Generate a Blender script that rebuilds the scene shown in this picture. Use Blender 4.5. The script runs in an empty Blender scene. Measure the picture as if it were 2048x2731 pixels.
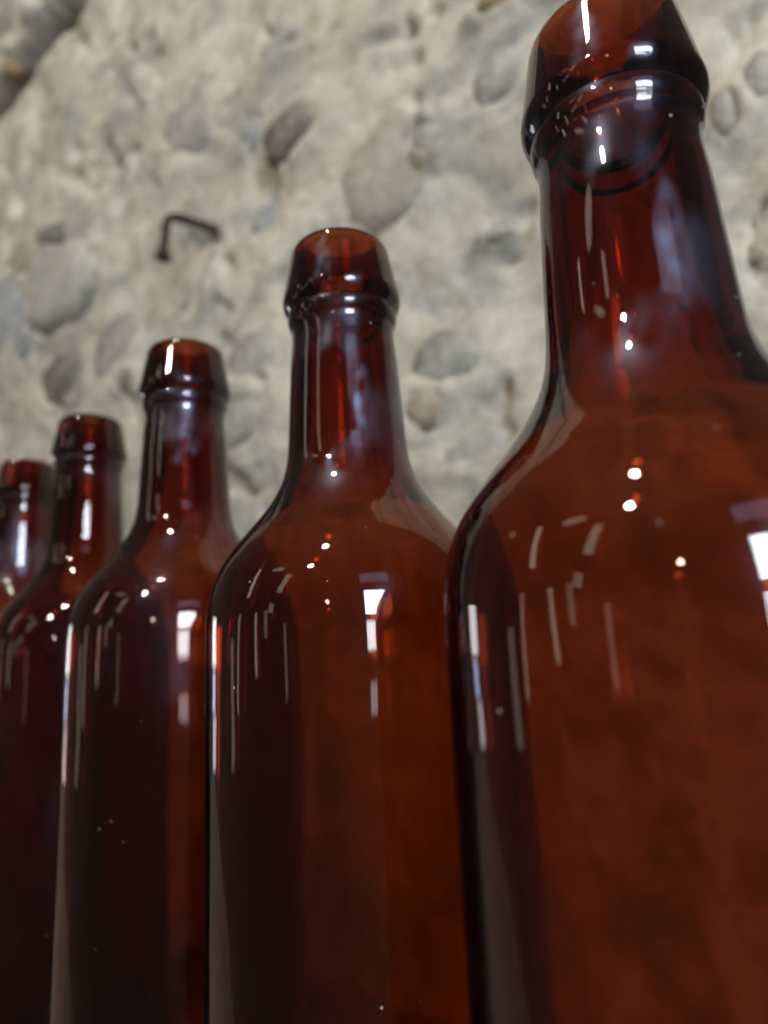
import bpy, bmesh, math, random
import numpy as np
from mathutils import Vector, Matrix, noise

random.seed(7)
rng = np.random.default_rng(11)
R = math.radians
scene = bpy.context.scene

# ------------------------------------------------------------------ camera
cam_data = bpy.data.cameras.new('camera')
cam = bpy.data.objects.new('camera', cam_data)
scene.collection.objects.link(cam)
scene.camera = cam
cx = Vector((0.68484944, 0.72695516, -0.05017407))      # image right
cu = Vector((0.18048138, -0.10251142, 0.9782218))       # image up
cf = Vector((-0.70597996, 0.67899014, 0.20140676))      # view direction
CAM = Vector((0.13721, -0.11946, 0.17431))
m = Matrix(((cx.x, cu.x, -cf.x, CAM.x), (cx.y, cu.y, -cf.y, CAM.y), (cx.z, cu.z, -cf.z, CAM.z), (0, 0, 0, 1)))
cam.matrix_world = m
cam_data.sensor_fit = 'HORIZONTAL'
cam_data.sensor_width = 36.0
cam_data.lens = 36.0 * 1840.0 / 2048.0
cam_data.clip_start = 0.005
cam_data.clip_end = 50
cam_data.dof.use_dof = True
cam_data.dof.focus_distance = 0.140
cam_data.dof.aperture_fstop = 12.0

# ------------------------------------------------------------------ render settings and exposure
scene.render.engine = 'CYCLES'
cy = scene.cycles
cy.max_bounces = 32
cy.transmission_bounces = 24
cy.glossy_bounces = 8
cy.diffuse_bounces = 3
cy.transparent_max_bounces = 16
cy.caustics_reflective = False
cy.caustics_refractive = False
cy.blur_glossy = 1.0
cy.sample_clamp_indirect = 6.0
cy.use_adaptive_sampling = True
cy.adaptive_threshold = 0.03
cy.use_denoising = True
try:
    cy.denoiser = 'OPENIMAGEDENOISE'
    cy.denoising_input_passes = 'RGB_ALBEDO_NORMAL'
except Exception:
    pass
vs = scene.view_settings
vs.view_transform = 'Standard'
vs.look = 'None'
vs.exposure = 0.0
vs.gamma = 1.0
vs.use_curve_mapping = False

# ------------------------------------------------------------------ world: the dim unlit rest of the cellar
world = bpy.data.worlds.new('World')
scene.world = world
world.use_nodes = True
bg = world.node_tree.nodes['Background']
bg.inputs['Color'].default_value = (1.0, 0.86, 0.74, 1)
bg.inputs['Strength'].default_value = 0.08

# ------------------------------------------------------------------ lamps and windows of the room behind the camera, plus added glow strips
def direction(az, el):
    return Vector((math.cos(R(el)) * math.cos(R(az)), math.cos(R(el)) * math.sin(R(az)), math.sin(R(el))))
ORIGIN = Vector((0.0, 0.0, 0.19))
def area(name, az, el, dist, w, h, radiance, col, roll=0, shape='RECTANGLE'):
    d = bpy.data.lights.new(name, 'AREA')
    d.shape = shape; d.size = w; d.size_y = h
    d.energy = radiance * math.pi * w * h
    d.color = col
    o = bpy.data.objects.new(name, d); scene.collection.objects.link(o)
    v = direction(az, el)
    o.location = ORIGIN + v * dist
    flat = Vector((v.x, v.y, 0)).normalized()            # upright panes facing the bottles
    o.rotation_euler = flat.to_track_quat('Z', 'Y').to_euler()
    o.rotation_euler.rotate_axis('Z', R(roll))
    return o
def bulb(name, az, el, dist, rad, radiance, col):
    d = bpy.data.lights.new(name, 'POINT')
    d.shadow_soft_size = rad
    d.energy = radiance * 4 * math.pi ** 2 * rad ** 2
    d.color = col
    o = bpy.data.objects.new(name, d); scene.collection.objects.link(o)
    o.location = ORIGIN + direction(az, el) * dist
    return o
# a tall window, its panes split by a bar, the lower panes dimmer
area('window_light', -25, 15, 2.2, 0.62, 0.52, 34, (0.80, 0.90, 1.0))
area('window_light', -28, 3.2, 2.15, 0.40, 0.22, 20, (0.85, 0.92, 1.0))
area('window_light', -19, 3.0, 2.18, 0.16, 0.24, 7, (0.80, 0.86, 1.0))
area('window_light', -26, -4, 2.2, 0.46, 0.10, 4, (0.85, 0.86, 0.95))
area('window_light', -24, 33, 2.3, 0.80, 0.42, 1.3, (0.66, 0.68, 1.0))  # added panel above the window, for the dim lavender area mirrored in the necks
area('doorway_light', -170, 2.5, 1.7, 0.20, 0.20, 6, (0.95, 0.97, 1.0))
area('doorway_light', -170.5, -3.0, 1.7, 0.14, 0.10, 4, (0.55, 0.68, 1.0))
area('doorway_light', -169, -7.0, 1.7, 0.16, 0.12, 2.5, (0.95, 0.95, 1.0))
bulb('ceiling_lamp', -81, 45, 2.0, 0.060, 280, (1.0, 0.90, 0.75))
bulb('ceiling_lamp', -82, 66, 2.0, 0.060, 280, (1.0, 0.90, 0.75))
bulb('table_lamp', -60, 15, 1.8, 0.035, 60, (1.0, 0.84, 0.66))
area('clutter_glow', -129, 27, 2.4, 0.102, 0.9, 3.60, (1.0, 0.80, 0.64), 6)  # these strips are added emitters standing in for lit walls and clutter
area('clutter_glow', -98, 29, 2.4, 0.170, 0.75, 2.20, (1.0, 0.82, 0.68), -8)
area('clutter_glow', -117, 4, 2.2, 0.085, 0.45, 2.40, (1.0, 0.84, 0.70), 3)
area('clutter_glow', -104, 12, 2.3, 0.160, 0.20, 1.60, (1.0, 0.86, 0.72), -12)
area('clutter_glow', -108, 7, 2.4, 0.119, 0.34, 1.08, (1.0, 0.86, 0.72), 2)
area('clutter_glow', -134, 2, 2.5, 0.085, 0.60, 1.56, (1.0, 0.84, 0.70), -4)
area('clutter_glow', -141, -3, 2.5, 0.160, 0.50, 0.90, (1.0, 0.82, 0.68), 2)
area('clutter_glow', -92, 1, 2.3, 0.085, 0.40, 1.08, (1.0, 0.84, 0.70), 5)
area('clutter_glow', -110, 39, 2.4, 0.450, 0.16, 1.50, (1.0, 0.86, 0.74), 24, 'ELLIPSE')

# ------------------------------------------------------------------ helpers
def link(o):
    scene.collection.objects.link(o); return o
def tag(o, label=None, cat=None, group=None, kind=None):
    for k, v in (('label', label), ('category', cat), ('group', group), ('kind', kind)):
        if v: o[k] = v
    return o
def mesh_obj(name, verts, faces, mat, parent=None, smooth=True):
    me = bpy.data.meshes.new(name)
    me.from_pydata(verts, [], faces)
    if smooth:
        me.polygons.foreach_set('use_smooth', [True] * len(me.polygons))
    me.materials.append(mat)
    me.update()
    o = link(bpy.data.objects.new(name, me))
    if parent: o.parent = parent
    return o

class Nodes:
    def __init__(self, name):
        self.mat = bpy.data.materials.new(name); self.mat.use_nodes = True
        self.t = self.mat.node_tree; self.t.nodes.clear()
        self.out = self.t.nodes.new('ShaderNodeOutputMaterial')
    def n(self, typ, **kw):
        nd = self.t.nodes.new(typ)
        for k, v in kw.items():
            if k in nd.inputs: nd.inputs[k].default_value = v
            else: setattr(nd, k, v)
        return nd
    def l(self, a, b): self.t.links.new(a, b)
    def noise(self, vec, scale, detail=4, rough=.55):
        nd = self.n('ShaderNodeTexNoise'); nd.inputs['Scale'].default_value = scale
        nd.inputs['Detail'].default_value = detail; nd.inputs['Roughness'].default_value = rough
        self.l(vec, nd.inputs['Vector']); return nd.outputs['Fac']
    def ramp(self, fac, stops):
        nd = self.n('ShaderNodeValToRGB'); e = nd.color_ramp.elements
        while len(e) < len(stops): e.new(.5)
        for k, (p, c) in zip(e, stops):
            k.position = p; k.color = c if len(c) == 4 else (*c, 1)
        self.l(fac, nd.inputs['Fac']); return nd.outputs['Color']
    def math(self, op, a, b=None, clamp=False):
        nd = self.n('ShaderNodeMath', operation=op, use_clamp=clamp)
        for i, v in enumerate((a, b)):
            if v is None: continue
            if isinstance(v, (int, float)): nd.inputs[i].default_value = v
            else: self.l(v, nd.inputs[i])
        return nd.outputs[0]
    def mix(self, fac, a, b, blend='MIX'):
        nd = self.n('ShaderNodeMixRGB', blend_type=blend)
        for i, v in enumerate((fac, a, b)):
            if isinstance(v, (int, float)): nd.inputs[i].default_value = v
            elif isinstance(v, tuple): nd.inputs[i].default_value = v if len(v) == 4 else (*v, 1)
            else: self.l(v, nd.inputs[i])
        return nd.outputs[0]

def g(v): return (v, v, v)

# ------------------------------------------------------------------ materials
def mortar_material():
    k = Nodes('lime_mortar')
    co = k.n('ShaderNodeTexCoord').outputs['Object']
    big = k.noise(co, 7, 5, .6)
    mid = k.noise(co, 38, 6, .62)
    fine = k.noise(co, 190, 5, .65)
    c = k.ramp(big, [(.30, (.41, .375, .29)), (.46, (.53, .50, .415)), (.58, (.575, .55, .465)), (.74, (.43, .38, .28))])
    c = k.mix(k.ramp(mid, [(.34, g(.0)), (.58, g(1.0))]), k.mix(.5, c, (.27, .25, .205)), c)
    blot = k.noise(co, 13, 6, .68)
    c = k.mix(k.math('MULTIPLY', k.ramp(blot, [(.50, g(0)), (.60, g(1))]), .70), c, (.265, .266, .245))
    blot2 = k.n('ShaderNodeMapping'); blot2.inputs['Location'].default_value = (3.1, 1.7, .4); k.l(co, blot2.inputs['Vector'])
    c = k.mix(k.math('MULTIPLY', k.ramp(k.noise(blot2.outputs[0], 20, 6, .7), [(.56, g(0)), (.66, g(1))]), .6), c, (.27, .225, .15))
    c = k.mix(.35, c, k.ramp(fine, [(.3, g(.40)), (.7, g(.66))]), 'OVERLAY')
    slot_shade = k.n('ShaderNodeAttribute', attribute_name='slot_shade').outputs['Fac']
    c = k.mix(slot_shade, c, k.ramp(mid, [(.35, (.050, .038, .020)), (.65, (.12, .095, .055))]))  # shade inside the open joint, painted as dark brown into the mortar colour
    b = k.n('ShaderNodeBsdfPrincipled', Roughness=.95)
    b.inputs['Specular IOR Level'].default_value = .15
    k.l(c, b.inputs['Base Color'])
    bump = k.n('ShaderNodeBump', Strength=.55, Distance=.004)
    k.l(k.math('ADD', mid, k.math('MULTIPLY', fine, .5)), bump.inputs['Height'])
    k.l(bump.outputs['Normal'], b.inputs['Normal'])
    k.l(b.outputs[0], k.out.inputs['Surface'])
    return k.mat

def stone_material(name, a, b_, lime):
    k = Nodes(name)
    co = k.n('ShaderNodeTexCoord').outputs['Object']
    n1 = k.noise(co, 30, 6, .65); n2 = k.noise(co, 150, 4, .6); n3 = k.noise(co, 55, 5, .7)
    c = k.ramp(n1, [(.35, a), (.65, b_)])
    c = k.mix(k.math('MULTIPLY', k.ramp(n3, [(.46, g(0)), (.60, g(1))]), lime), c, (.45, .435, .38))
    c = k.mix(.3, c, k.ramp(n2, [(.3, g(.35)), (.7, g(.65))]), 'OVERLAY')
    b = k.n('ShaderNodeBsdfPrincipled', Roughness=.85)
    b.inputs['Specular IOR Level'].default_value = .25
    k.l(c, b.inputs['Base Color'])
    bump = k.n('ShaderNodeBump', Strength=.7, Distance=.004)
    k.l(k.math('ADD', n1, k.math('MULTIPLY', n2, .4)), bump.inputs['Height'])
    k.l(bump.outputs['Normal'], b.inputs['Normal'])
    k.l(b.outputs[0], k.out.inputs['Surface'])
    return k.mat

def glass_material():
    k = Nodes('amber_glass')
    co = k.n('ShaderNodeTexCoord').outputs['Object']
    attr = k.n('ShaderNodeAttribute', attribute_name='outer').outputs['Fac']
    gl = k.n('ShaderNodeBsdfGlass', IOR=1.52, Roughness=0.0)
    k.l(k.math('MULTIPLY', k.math('SUBTRACT', 1.0, attr), .055), gl.inputs['Roughness'])
    gl.inputs['Color'].default_value = (1, .97, .94, 1)
    # greasy film, smudged and wiped, on the outside only
    film = k.n('ShaderNodeBsdfGlossy', Roughness=.33)
    film.inputs['Color'].default_value = (.55, .68, 1.0, 1)
    fac = k.n('ShaderNodeAttribute', attribute_name='film').outputs['Fac']
    mx = k.n('ShaderNodeMixShader'); k.l(fac, mx.inputs[0]); k.l(gl.outputs[0], mx.inputs[1]); k.l(film.outputs[0], mx.inputs[2])
    # dust: scattered specks, some larger
    vo = k.n('ShaderNodeTexVoronoi'); vo.inputs['Scale'].default_value = 260; k.l(co, vo.inputs['Vector'])
    sepc = k.n('ShaderNodeSeparateColor'); k.l(vo.outputs['Color'], sepc.inputs[0])
    keep = k.math('GREATER_THAN', sepc.outputs[0], .62)
    size = k.math('ADD', .032, k.math('MULTIPLY', k.math('POWER', sepc.outputs[1], 6.0), .06))
    dot = k.math('LESS_THAN', vo.outputs['Distance'], size)
    spk = k.math('MULTIPLY', k.math('MULTIPLY', k.math('MULTIPLY', keep, dot), .6), attr)
    dust = k.n('ShaderNodeBsdfDiffuse'); dust.inputs['Color'].default_value = (.62, .60, .56, 1)
    m2 = k.n('ShaderNodeMixShader'); k.l(spk, m2.inputs[0]); k.l(mx.outputs[0], m2.inputs[1]); k.l(dust.outputs[0], m2.inputs[2])
    # the fused seam between lip and neck bends no light
    seam = k.n('ShaderNodeAttribute', attribute_name='seam').outputs['Fac']
    tr = k.n('ShaderNodeBsdfTransparent')
    m3 = k.n('ShaderNodeMixShader'); k.l(k.math('GREATER_THAN', seam, .5), m3.inputs[0]); k.l(m2.outputs[0], m3.inputs[1]); k.l(tr.outputs[0], m3.inputs[2])
    k.l(m3.outputs[0], k.out.inputs['Surface'])
    ab = k.n('ShaderNodeVolumeAbsorption')
    ab.inputs['Color'].default_value = (.72, .335, .0, 1)
    ab.inputs['Density'].default_value = 770
    k.l(ab.outputs[0], k.out.inputs['Volume'])
    return k.mat

def iron_material():
    k = Nodes('rusty_iron')
    co = k.n('ShaderNodeTexCoord').outputs['Object']
    c = k.ramp(k.noise(co, 260, 5, .65), [(.35, (.022, .018, .014)), (.65, (.06, .042, .026))])
    b = k.n('ShaderNodeBsdfPrincipled', Roughness=.7, Metallic=.3)
    k.l(c, b.inputs['Base Color'])
    bump = k.n('ShaderNodeBump', Strength=.5, Distance=.001); k.l(k.noise(co, 400, 4), bump.inputs['Height'])
    k.l(bump.outputs['Normal'], b.inputs['Normal'])
    k.l(b.outputs[0], k.out.inputs['Surface'])
    return k.mat

def board_material():
    k = Nodes('grey_board')
    co = k.n('ShaderNodeTexCoord').outputs['Object']
    mp = k.n('ShaderNodeMapping'); mp.inputs['Scale'].default_value = (1, 14, 1); k.l(co, mp.inputs['Vector'])
    c = k.ramp(k.noise(mp.outputs[0], 5, 6, .6), [(.3, (.19, .172, .15)), (.7, (.31, .28, .245))])
    b = k.n('ShaderNodeBsdfPrincipled', Roughness=.75)
    k.l(c, b.inputs['Base Color']); k.l(b.outputs[0], k.out.inputs['Surface'])
    return k.mat

M_MORTAR = mortar_material()
M_STONE = {
    'pale':  stone_material('pale_stone', (.33, .325, .29), (.45, .435, .385), .5),
    'blue':  stone_material('blue_grey_stone', (.25, .275, .29), (.37, .39, .395), .45),
    'dark':  stone_material('dark_stone', (.10, .088, .068), (.20, .185, .155), .25),
    'grey':  stone_material('grey_stone', (.24, .23, .205), (.37, .355, .315), .62),
    'green': stone_material('green_grey_stone', (.19, .195, .172), (.33, .335, .30), .5),
    'tan':   stone_material('tan_stone', (.28, .22, .15), (.38, .325, .25), .35),
    'tan2':  stone_material('dun_stone', (.32, .285, .225), (.43, .40, .335), .45),
    'ochre': stone_material('ochre_stone', (.26, .18, .085), (.38, .29, .17), .20),
    'cream': stone_material('cream_stone', (.62, .57, .46), (.74, .69, .58), .30),
}
M_GLASS = glass_material()
M_IRON = iron_material()
M_BOARD = board_material()

# ------------------------------------------------------------------ rubble wall (local x along it, local -y out of it, z up)
WALL_ROT = R(10)
WALL_LOC = Vector((-0.3, 0.17, 0.0))
BOARD_Z = -0.025
def value_noise(x, y, cell, seed):
    r = np.random.default_rng(seed)
    G = r.random((257, 257))
    fx = (x / cell) % 256; fy = (y / cell) % 256
    ix = np.floor(fx).astype(int); iy = np.floor(fy).astype(int)
    tx = fx - ix; ty = fy - iy
    tx = tx * tx * tx * (tx * (6 * tx - 15) + 10); ty = ty * ty * ty * (ty * (6 * ty - 15) + 10)
    ix2 = (ix + 1) % 256; iy2 = (iy + 1) % 256
    a = G[ix, iy] * (1 - tx) + G[ix2, iy] * tx
    b = G[ix, iy2] * (1 - tx) + G[ix2, iy2] * tx
    return (a * (1 - ty) + b * ty) * 2 - 1
def fbm(x, y, cell, seed, octaves=4, gain=.5):
    s = np.zeros_like(x); amp = 1.0
    for i in range(octaves):
        ca, sa = math.cos(.6 * i + .4), math.sin(.6 * i + .4)
        s += amp * value_noise(x * ca + y * sa + 40, -x * sa + y * ca + 40, cell / (2 ** i), seed + i)
        amp *= gain
    return s
def sstep(a, b, v):
    t = np.clip((v - a) / (b - a), 0, 1); return t * t * (3 - 2 * t)
STONES = [
    (-0.300, 0.586, 0.060, 0.044, 'pale', 3),
    (-0.429, 0.588, 0.073, 0.056, 'blue', 2),
    (-0.319, 0.490, 0.040, 0.036, 'dark', 1),
    (-0.196, 0.481, 0.042, 0.034, 'grey', 1),
    (-0.377, 0.646, 0.037, 0.031, 'tan', 1),
    (-0.333, 0.658, 0.030, 0.015, 'dark', 1),
    (-0.261, 0.643, 0.034, 0.023, 'grey', 1),
    (0.023, 0.517, 0.028, 0.029, 'blue', 0),
    (-0.077, 0.486, 0.023, 0.020, 'grey', 0),
    (0.004, 0.402, 0.028, 0.021, 'grey', 1),
    (-0.007, 0.355, 0.032, 0.025, 'grey', 1),
    (-0.167, 0.438, 0.018, 0.011, 'dark', 1),
    (0.171, 0.355, 0.030, 0.020, 'green', 1),
    (0.156, 0.329, 0.018, 0.016, 'tan', 1),
    (0.183, 0.293, 0.032, 0.012, 'grey', 0),
    (0.214, 0.432, 0.010, 0.005, 'grey', 1),
    (0.223, 0.333, 0.008, 0.008, 'grey', 0),
    (0.054, 0.584, 0.030, 0.021, 'dark', 2),
    (-0.088, 0.668, 0.042, 0.041, 'grey', 1),
    (0.134, 0.514, 0.046, 0.043, 'tan2', 1),
    (0.176, 0.513, 0.013, 0.014, 'grey', 1),
    (0.228, 0.530, 0.020, 0.024, 'grey', 1),
    (0.236, 0.583, 0.018, 0.011, 'ochre', 2),
    (0.035, 0.677, 0.013, 0.011, 'grey', 0),
    (0.366, 0.449, 0.009, 0.015, 'grey', 1),
    (0.349, 0.439, 0.008, 0.014, 'grey', 1),
    (0.352, 0.359, 0.007, 0.006, 'tan', 1),
    (-0.454, 1.055, 0.098, 0.047, 'blue', 2),
    (-0.345, 1.003, 0.026, 0.018, 'cream', 3),
    (-0.461, 1.005, 0.053, 0.012, 'cream', 3),
    (-0.492, 1.002, 0.044, 0.015, 'grey', 2),
    (-0.455, 0.954, 0.022, 0.019, 'ochre', 2),
    (-0.504, 0.970, 0.024, 0.031, 'cream', 3),
    (-0.384, 0.977, 0.013, 0.007, 'pale', 3),
]
PITS = [
    (-0.043, 0.509, 0.010, 0.001, 0.004, -0.005),
    (0.012, 0.384, 0.009, -0.006, -0.002, -0.003),
    (0.222, 0.411, 0.005, -0.002, -0.000, -0.004),
    (0.111, 0.620, 0.007, -0.001, 0.001, -0.004),
    (0.127, 0.620, 0.007, -0.001, 0.002, -0.004),
    (0.143, 0.621, 0.007, -0.001, 0.002, -0.004),
    (0.156, 0.623, 0.004, -0.004, -0.003, -0.004),
    (0.160, 0.627, 0.004, -0.003, -0.000, -0.006),
    (0.163, 0.593, 0.005, -0.001, 0.001, -0.005),
    (0.025, 0.713, 0.005, -0.004, -0.000, -0.005),
    (0.352, 0.390, 0.003, -0.000, 0.000, -0.002),
    (0.345, 0.386, 0.002, -0.000, 0.000, -0.002),
    (0.362, 0.485, 0.004, -0.002, -0.000, -0.005),
    (-0.390, 0.871, 0.022, -0.013, 0.002, -0.023),
    (-0.215, 0.703, 0.013, -0.007, 0.001, -0.015),
    (-0.290, 0.719, 0.016, -0.008, 0.001, -0.010),
    (-0.257, 0.693, 0.017, -0.008, 0.000, -0.005),
    (0.046, 0.668, 0.009, -0.001, 0.002, -0.004),
    (-0.423, 0.761, 0.013, -0.006, 0.002, -0.017),
    (-0.464, 0.823, 0.011, -0.005, 0.001, -0.009),
    (-0.355, 0.670, 0.013, -0.006, 0.001, -0.010),
    (-0.315, 0.646, 0.015, -0.006, 0.001, -0.010),
    (-0.059, 0.316, 0.018, -0.003, 0.000, -0.006),
    (-0.067, 0.544, 0.015, -0.007, 0.000, -0.009),
    (-0.182, 0.829, 0.012, -0.008, 0.000, -0.005),
    (-0.220, 0.814, 0.005, -0.003, 0.000, -0.005),
    (-0.316, 0.916, 0.013, -0.009, 0.002, -0.020),
    (0.369, 0.491, 0.002, -0.002, -0.001, -0.004),
    (0.184, 0.617, 0.008, -0.001, 0.002, -0.005),
    (-0.337, 0.573, 0.049, -0.017, 0.001, -0.006),
    (-0.271, 0.562, 0.018, 0.001, 0.009, -0.010),
]

PITS = [p for p in PITS if not (.10 < p[0] < .15 and .61 < p[1] < .63)] + [(.127, .620, .026, .0035, .003, -.006)]
STONES = [(u, v + .016, a, b, c, p) if v > .94 else (u, v, a * 1.15, b * 1.15, c, p) for (u, v, a, b, c, p) in STONES]
# low cobbles that barely break the mortar between the ones above
for _ in range(400):
    if len(STONES) >= 42: break
    u, v = random.uniform(-.55, .42), random.uniform(.27, .90)
    a = random.uniform(.014, .036); b = a * random.uniform(.6, .95)
    if all(math.hypot((u - s[0]) / (a + s[2]), (v - s[1]) / (b + s[3])) > 1.05 for s in STONES):
        STONES.append((u, v, a, b, random.choice(['grey', 'tan2', 'grey', 'pale', 'blue', 'tan2']), 0))

U0, U1, V0, V1, ST = -1.0, 0.46, BOARD_Z, 1.32, 0.0034
us = np.arange(U0, U1 + ST, ST); vs_ = np.arange(V0, V1 + ST, ST)
UU, VV = np.meshgrid(us, vs_, indexing='ij')
def wall_height(x, z, with_stones=True):
    wx = x + .012 * fbm(x, z, .05, 91, 2); wz = z + .012 * fbm(x, z, .05, 95, 2)
    h = .010 * fbm(wx, wz, .13, 3, 3) + .0014 * fbm(wx, wz, .050, 17, 2) + .0009 * fbm(x, z, .010, 29, 2)
    lump = fbm(wx, wz, .055, 41, 2)
    h += .0008 * np.abs(lump)                                                   # rounded lumps with creases between
    h -= .006 * sstep(.62, 1.05, fbm(wx * 1.3, wz, .045, 53, 3))                # small hollows
    calm = .3 + .7 * sstep(.14, .30, z)                                        # smoother plaster low down
    h *= calm
    for (px, pz, ax, az, bx, bz) in PITS:
        det = ax * bz - az * bx
        dx, dz = wx - px, wz - pz
        p = (dx * bz - dz * bx) / det; q = (-dx * az + dz * ax) / det
        h -= .010 * calm * np.exp(-(p * p + q * q) * .9)
    if with_stones:
        for (sx, sz, a, b, col, pr) in STONES:                                 # mortar swells round a cobble and hugs it
            d = np.sqrt(((x - sx) / a) ** 2 + ((z - sz) / b) ** 2)
            h += (.002 + .003 * pr) * np.exp(-((d - .9) / .45) ** 2)
            h -= (.0015 + .001 * pr) * np.exp(-((d - 1.0) / .10) ** 2) * (fbm(x, z, .03, 71, 2) > -.1)
    # the open joint under the top course
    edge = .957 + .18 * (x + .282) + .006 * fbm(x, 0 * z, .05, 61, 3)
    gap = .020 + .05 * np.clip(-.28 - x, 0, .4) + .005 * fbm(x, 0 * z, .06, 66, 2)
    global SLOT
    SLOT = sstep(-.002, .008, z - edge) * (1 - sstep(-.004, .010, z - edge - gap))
    h -= .040 * sstep(-.002, .012, z - edge) * (1 - sstep(-.004, .014, z - edge - gap))
    h += .018 * sstep(0, .02, z - edge - gap)
    return h
HH = wall_height(UU, VV)
nu, nv = UU.shape
verts = np.stack([UU.ravel(), -HH.ravel(), VV.ravel()], -1)
idx = np.arange(nu * nv).reshape(nu, nv)
faces = np.stack([idx[:-1, :-1].ravel(), idx[1:, :-1].ravel(), idx[1:, 1:].ravel(), idx[:-1, 1:].ravel()], -1)
me = bpy.data.meshes.new('rubble_wall')
me.vertices.add(len(verts)); me.vertices.foreach_set('co', verts.ravel())
me.loops.add(faces.size); me.loops.foreach_set('vertex_index', faces.ravel())
me.polygons.add(len(faces)); me.polygons.foreach_set('loop_start', np.arange(0, faces.size, 4))
me.polygons.foreach_set('use_smooth', np.ones(len(faces), bool))
me.update(calc_edges=True)
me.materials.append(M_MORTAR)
ea = me.attributes.new('slot_shade', 'FLOAT', 'POINT'); ea.data.foreach_set('value', SLOT.ravel().astype(np.float32))
wall = link(bpy.data.objects.new('rubble_wall', me))
wall.location = WALL_LOC; wall.rotation_euler = (0, 0, WALL_ROT)
tag(wall, 'rough pale rubble stone wall in lime mortar behind the bottles', None, None, 'structure')

def height_at(u, v):
    i = int(np.clip(round((u - U0) / ST), 0, nu - 1)); j = int(np.clip(round((v - V0) / ST), 0, nv - 1))
    return float(HH[i, j])
for k, (sx, sz, a, b, col, pr) in enumerate(STONES):
    bm = bmesh.new()
    bmesh.ops.create_icosphere(bm, subdivisions=3 if a > .03 else 2, radius=1)
    depth = .010 + .30 * min(a, b)
    tilt = random.uniform(-.22, .22); off = Vector((random.uniform(0, 50), random.uniform(0, 50), k))
    for v in bm.verts:
        p = v.co.copy()
        n_ = noise.noise(p * 1.1 + off) * .28 + noise.noise(p * 2.6 + off) * .18 + noise.noise(p * 5.5 + off) * .07
        p *= 1 + n_
        # flatten facets a little so the cobble is not a ball
        p.x = math.copysign(abs(p.x) ** .95, p.x); p.z = math.copysign(abs(p.z) ** .95, p.z)
        p.y = max(p.y, -.75 + .12 * noise.noise(p * 3 + off))
        x, z = p.x * math.cos(tilt) - p.z * math.sin(tilt), p.x * math.sin(tilt) + p.z * math.cos(tilt)
        v.co = (x * a, p.y * depth, z * b)
    sme = bpy.data.meshes.new('stone'); bm.to_mesh(sme); bm.free()
    sme.polygons.foreach_set('use_smooth', [True] * len(sme.polygons))
    sme.materials.append(M_STONE[col])
    s = link(bpy.data.objects.new('stone', sme)); s.parent = wall
    proud = (-.0015, .0006, .0032, .006)[pr]
    hh = float(np.mean([height_at(sx + da * a * .9, sz + db * b * .9) for da, db in ((1, 0), (-1, 0), (0, 1), (0, -1))]))
    if sz > .94: hh = .022 if col == 'cream' else .012
    s.location = (sx, -(hh + proud) + depth * .72, sz)

# ------------------------------------------------------------------ the board the bottles stand on
def wall_y(x): return WALL_LOC.y + (x - WALL_LOC.x) * math.tan(WALL_ROT)
bx0, bx1, by0, bt = -1.25, 0.16, -0.265, 0.035
pl = [(bx0, by0), (-.42, by0), (-.18, -.20), (.02, -.12), (bx1, -.065), (bx1, wall_y(bx1) + .03), (bx0, wall_y(bx0) + .03)]
np_ = len(pl)
bv = [(x, y, BOARD_Z - bt) for x, y in pl] + [(x, y, BOARD_Z) for x, y in pl]
board = mesh_obj('tabletop', bv, [tuple(range(np_ - 1, -1, -1)), tuple(range(np_, 2 * np_))] + [(i, (i + 1) % np_, np_ + (i + 1) % np_, np_ + i) for i in range(np_)], M_BOARD, smooth=False)
tag(board, 'grey wooden tabletop under the row of bottles', None, None, 'structure')

# ------------------------------------------------------------------ bottles
def spline(pts, step):
    """Catmull-Rom through (z, r) points, resampled finely."""
    P = [np.array(p, float) for p in pts]
    P = [2 * P[0] - P[1]] + P + [2 * P[-1] - P[-2]]
    out = []
    for i in range(1, len(P) - 2):
        n = max(2, int(np.linalg.norm(P[i + 1] - P[i]) / step))
        for t in np.linspace(0, 1, n, endpoint=False):
            a, b, c, d = P[i - 1:i + 3]
            out.append(.5 * (2 * b + (c - a) * t + (2 * a - 5 * b + 4 * c - d) * t * t + (3 * b - a - 3 * c + d) * t ** 3))
    out.append(P[-2]); return out
mm = .001
JOINT = 269.1
outer = [(BOARD_Z * 1000, 30)] + [(-24.6 + 0, 33.0), (-23.2, 35.6), (-20.5, 37.4), (-16, 38)]
outer_low = spline([(z, r) for z, r in outer], 1.0)
outer_body = spline([(-16, 38), (20, 38), (60, 38), (100, 38), (140, 38), (170, 38), (180, 37.95), (186, 37.65), (191, 36.8), (196, 35.0), (201, 32.0),
                     (206, 28.0), (211, 23.9), (216, 20.5), (221.5, 17.9), (228, 16.5), (240, 15.75), (254, 15.0), (261, 14.45), (264.3, 14.55)], 1.2)
bead = spline([(264.3, 14.55), (265.0, 14.8), (265.8, 15.12), (266.9, 15.42), (268.0, 15.48), (268.7, 15.4), (JOINT, 15.3)], .25)
inner_body = spline([(JOINT, 9.6), (262, 9.9), (250, 10.4), (238, 11.3), (228, 12.6), (221, 14.3), (214, 18.2), (208.5, 22.6), (203, 27.2), (197.5, 30.8), (192, 33.0), (186, 34.3),
                     (178, 34.75), (160, 34.8), (100, 34.8), (20, 34.7), (-8, 34.2), (-15, 32.5), (-18.5, 29), (-19.5, 24), (-17.5, 15), (-13, 7), (-11.5, .3)], 1.5)
under = spline([(-17.5, .3), (-19, 8), (-22, 16), (-24, 23), (-25, 27), (-25, 30)], 1.5)
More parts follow.
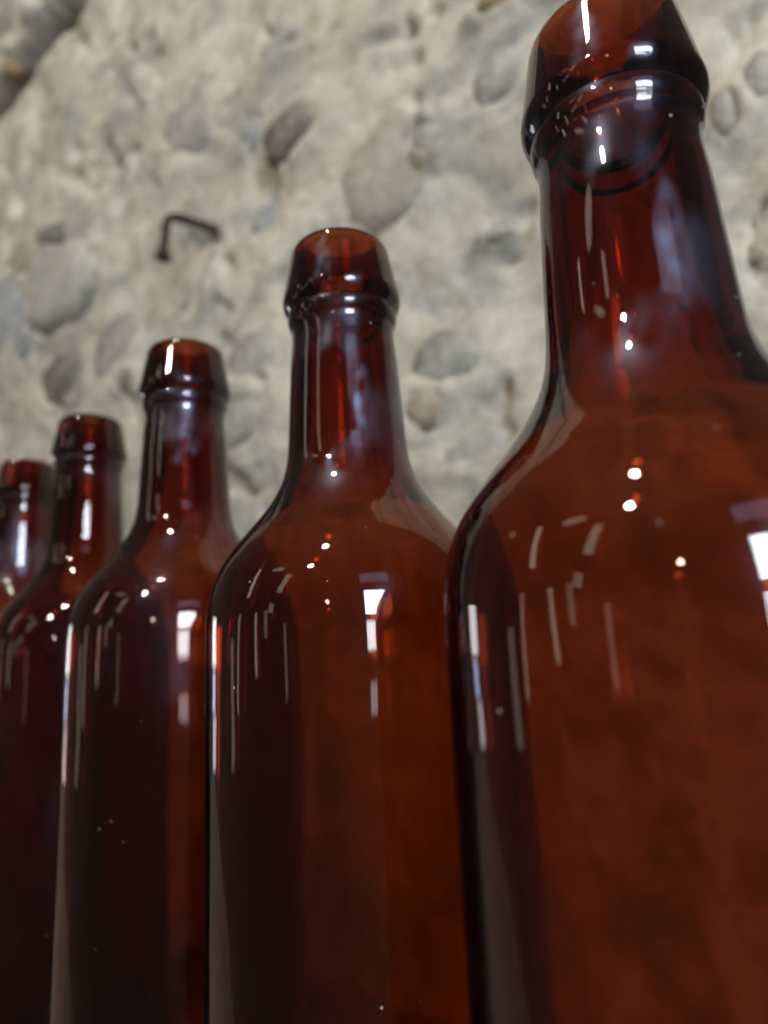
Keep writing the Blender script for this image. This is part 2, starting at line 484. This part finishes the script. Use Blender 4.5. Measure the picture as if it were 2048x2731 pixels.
lip_out = spline([(JOINT + .08, 15.32), (269.6, 15.6), (270.3, 16.05), (271.2, 16.48), (272.3, 16.78), (273.3, 16.82), (274.6, 16.6), (277.2, 16.12), (280.4, 15.52), (283.6, 14.92), (286.4, 14.4), (287.9, 14.08),
                  (289.1, 13.55), (289.8, 12.7), (290.0, 11.8), (289.7, 10.9), (288.8, 10.1), (287.2, 9.7), (285, 9.55), (278, 9.5), (272, 9.55), (JOINT + .08, 9.6)], .35)
SEG = 168
def smooth01(a, b, v):
    t = min(1, max(0, (v - a) / (b - a))); return t * t * (3 - 2 * t)
def revolve(name, prof, parent, first_outer, n_outer):
    """A closed ring of (z, r) points turned about the bottle's axis, with the wavy unevenness of old glass (stronger inside);
    'outer' marks the handled side, 'film' its greasy smudges."""
    verts, att, film = [], [], []
    n = len(prof)
    for i, (z, r) in enumerate(prof):
        out = first_outer <= i < n_outer
        for s in range(SEG):
            t = 2 * math.pi * s / SEG
            c_, s_ = math.cos(t), math.sin(t)
            p = Vector((c_ * 1.3, s_ * 1.3, z * .022))
            d = r * (.0035 * noise.noise(p) + .0016 * noise.noise(p * 2.7))
            q = Vector((r * c_, r * s_, z * .16)) * .085
            if out:
                d += (.040 * noise.noise(q) + .016 * noise.noise(q * 2.6) + .004 * noise.noise(q * 5.2)) * (1 - .8 * smooth01(258, 266, z))
            else:
                d += .17 * noise.noise(q + Vector((5, 3, 8))) + .06 * noise.noise(q * 2.3 + Vector((1, 3, 8)))
            if r < 5: d = 0
            dz = .22 * noise.noise(p * .8 + Vector((9, 0, 0))) if 200 < z < 262 else 0
            verts.append(((r + d) * mm * c_, (r + d) * mm * s_, (z + dz) * mm))
            att.append(1.0 if out else 0.0)
            f_ = 0.0
            if out:
                w = Vector((r * c_, r * s_, z * .6)) * .045
                v = noise.noise(w) + .5 * noise.noise(w * 2.1) + .35 * noise.noise(w * 4.7) + .28 * noise.noise(w * 10.5)
                f_ = smooth01(-.12, .55, v) * (.010 + .15 * smooth01(206, 246, z) * (1 - .72 * smooth01(247, 260, z)))
                f_ += .009 * smooth01(255, 264, z) * (1 - smooth01(266, 269, z))      # grime under the collar
                f_ += .06 * math.exp(-((z - 268.9) / .5) ** 2)                         # pale dirt in the groove
                f_ += .0008
            film.append(f_)
    return verts, [], att, n, film
def build_solid(name, prof, n_outer, parent, closed, seam_z):
    verts, faces, att, n, film = revolve(name, prof, parent, 0, n_outer)
    for i in range(n if closed else n - 1):
        j = (i + 1) % n
        for s in range(SEG):
            s2 = (s + 1) % SEG
            faces.append((i * SEG + s, i * SEG + s2, j * SEG + s2, j * SEG + s))
    if not closed:                                    # the two poles of the base
        faces.append(tuple(range(SEG - 1, -1, -1)))
        faces.append(tuple((n - 1) * SEG + s for s in range(SEG)))
    me = bpy.data.meshes.new(name); me.from_pydata(verts, [], faces)
    bm = bmesh.new(); bm.from_mesh(me); bmesh.ops.recalc_face_normals(bm, faces=bm.faces); bm.to_mesh(me); bm.free()
    me.polygons.foreach_set('use_smooth', [True] * len(me.polygons))
    co = np.array([v.co.z for v in me.vertices])
    sm = [1.0 if all(abs(co[i] - seam_z * mm) < 3e-5 for i in p.vertices) else 0.0 for p in me.polygons]
    b = me.attributes.new('seam', 'FLOAT', 'FACE'); b.data.foreach_set('value', sm)
    a = me.attributes.new('outer', 'FLOAT', 'POINT'); a.data.foreach_set('value', att)
    fa = me.attributes.new('film', 'FLOAT', 'POINT'); fa.data.foreach_set('value', film)
    me.materials.append(M_GLASS); me.update()
    return me
def dedupe(parts):
    out = []
    for p in parts:
        for q in p:
            if not out or abs(out[-1][0] - q[0]) + abs(out[-1][1] - q[1]) > 1e-6: out.append((float(q[0]), float(q[1])))
    return out
body_outer = dedupe([under, outer_low, outer_body, bead])
body_prof = dedupe([body_outer, inner_body])
ME_BODY = build_solid('bottle_body', body_prof, len(body_outer), None, False, JOINT)
lip_prof = dedupe([lip_out])
n_lip_outer = next(i for i, q in enumerate(lip_prof) if q[0] > 289.8) + 6
ME_LIP = build_solid('lip', lip_prof, n_lip_outer, None, True, JOINT + .08)

SPOTS = [   # x, y, scale, turn, label
    (0.0893, -0.0096, .9855, 100, 'largest amber glass bottle, nearest the camera, its lip cut off by the top edge'),
    (0.0, 0.0, .9975, 118, 'amber glass bottle in the middle of the row, in sharp focus, beside the nearest bottle'),
    (-0.0929, -0.0003, 1.0067, 205, 'third amber glass bottle from the right, its lip below the bent iron hook'),
    (-0.1857, -0.0010, 1.0011, 290, 'slightly blurred amber bottle, second from the left end of the row'),
    (-0.2781, -0.0017, 1.0032, 60, 'farthest and smallest amber bottle, cut off by the left edge'),
]
for (x, y, sc, turn, lab) in SPOTS:
    root = link(bpy.data.objects.new('brown_bottle', None))
    root.empty_display_size = .03
    root.location = (x, y, BOARD_Z + .0004 - BOARD_Z * 0)
    root.rotation_euler = (R(random.uniform(-.08, .08)), R(random.uniform(-.08, .08)), R(turn))
    root.scale = (sc, sc, sc)
    root.location.z = BOARD_Z + .0004 + 0.0
    tag(root, lab, 'bottle', 'row of amber glass bottles')
    for nm, data in (('bottle_body', ME_BODY), ('lip', ME_LIP)):
        o = link(bpy.data.objects.new(nm, data)); o.parent = root
        o.location = (0, 0, -BOARD_Z)

# ------------------------------------------------------------------ bent iron hook driven into the wall
def tube(name, pts, radii, mat, parent=None, seg=14):
    verts, faces = [], []
    P = [Vector(p) for p in pts]
    for i, p in enumerate(P):
        t = (P[min(i + 1, len(P) - 1)] - P[max(i - 1, 0)]).normalized()
        side = t.cross(Vector((1, 0, 0.01))).normalized(); up2 = side.cross(t).normalized()
        ra, rb = radii[i]
        for s in range(seg):
            a = 2 * math.pi * s / seg
            verts.append(p + side * math.cos(a) * ra + up2 * math.sin(a) * rb)
    for i in range(len(P) - 1):
        for s in range(seg):
            s2 = (s + 1) % seg
            faces.append((i * seg + s, i * seg + s2, (i + 1) * seg + s2, (i + 1) * seg + s))
    faces.append(tuple(range(seg - 1, -1, -1))); faces.append(tuple((len(P) - 1) * seg + s for s in range(seg)))
    return mesh_obj(name, [tuple(v) for v in verts], faces, mat, parent)
shank = [(-0.0520, 0.0240, 0.5546), (-0.0529, -0.0000, 0.5499), (-0.0536, -0.0192, 0.5461), (-0.0542, -0.0336, 0.5433), (-0.0544, -0.0380, 0.5422), (-0.0545, -0.0417, 0.5406), (-0.0547, -0.0446, 0.5387), (-0.0548, -0.0467, 0.5363), (-0.0549, -0.0481, 0.5336), (-0.0550, -0.0487, 0.5304), (-0.0551, -0.0492, 0.5237)]
shank_r = [(0.0036, 0.0036)] * len(shank)
tip = [(-0.0551, -0.0492, 0.5239), (-0.0554, -0.0500, 0.5132), (-0.0555, -0.0504, 0.5069), (-0.0556, -0.0507, 0.5027), (-0.0557, -0.0510, 0.4985)]
tip_r = [(.0035, .0035), (.0035, .0035), (.0040, .0039), (.0060, .0052), (.0066, .0056)]

hook = link(bpy.data.objects.new('wall_hook', None))
hook.location = WALL_LOC; hook.rotation_euler = (0, 0, WALL_ROT)
tag(hook, 'bent rusty iron hook driven into the pale stone wall', 'hook')
tube('shank', shank, shank_r, M_IRON, hook)
tube('hook_tip', tip, tip_r, M_IRON, hook)
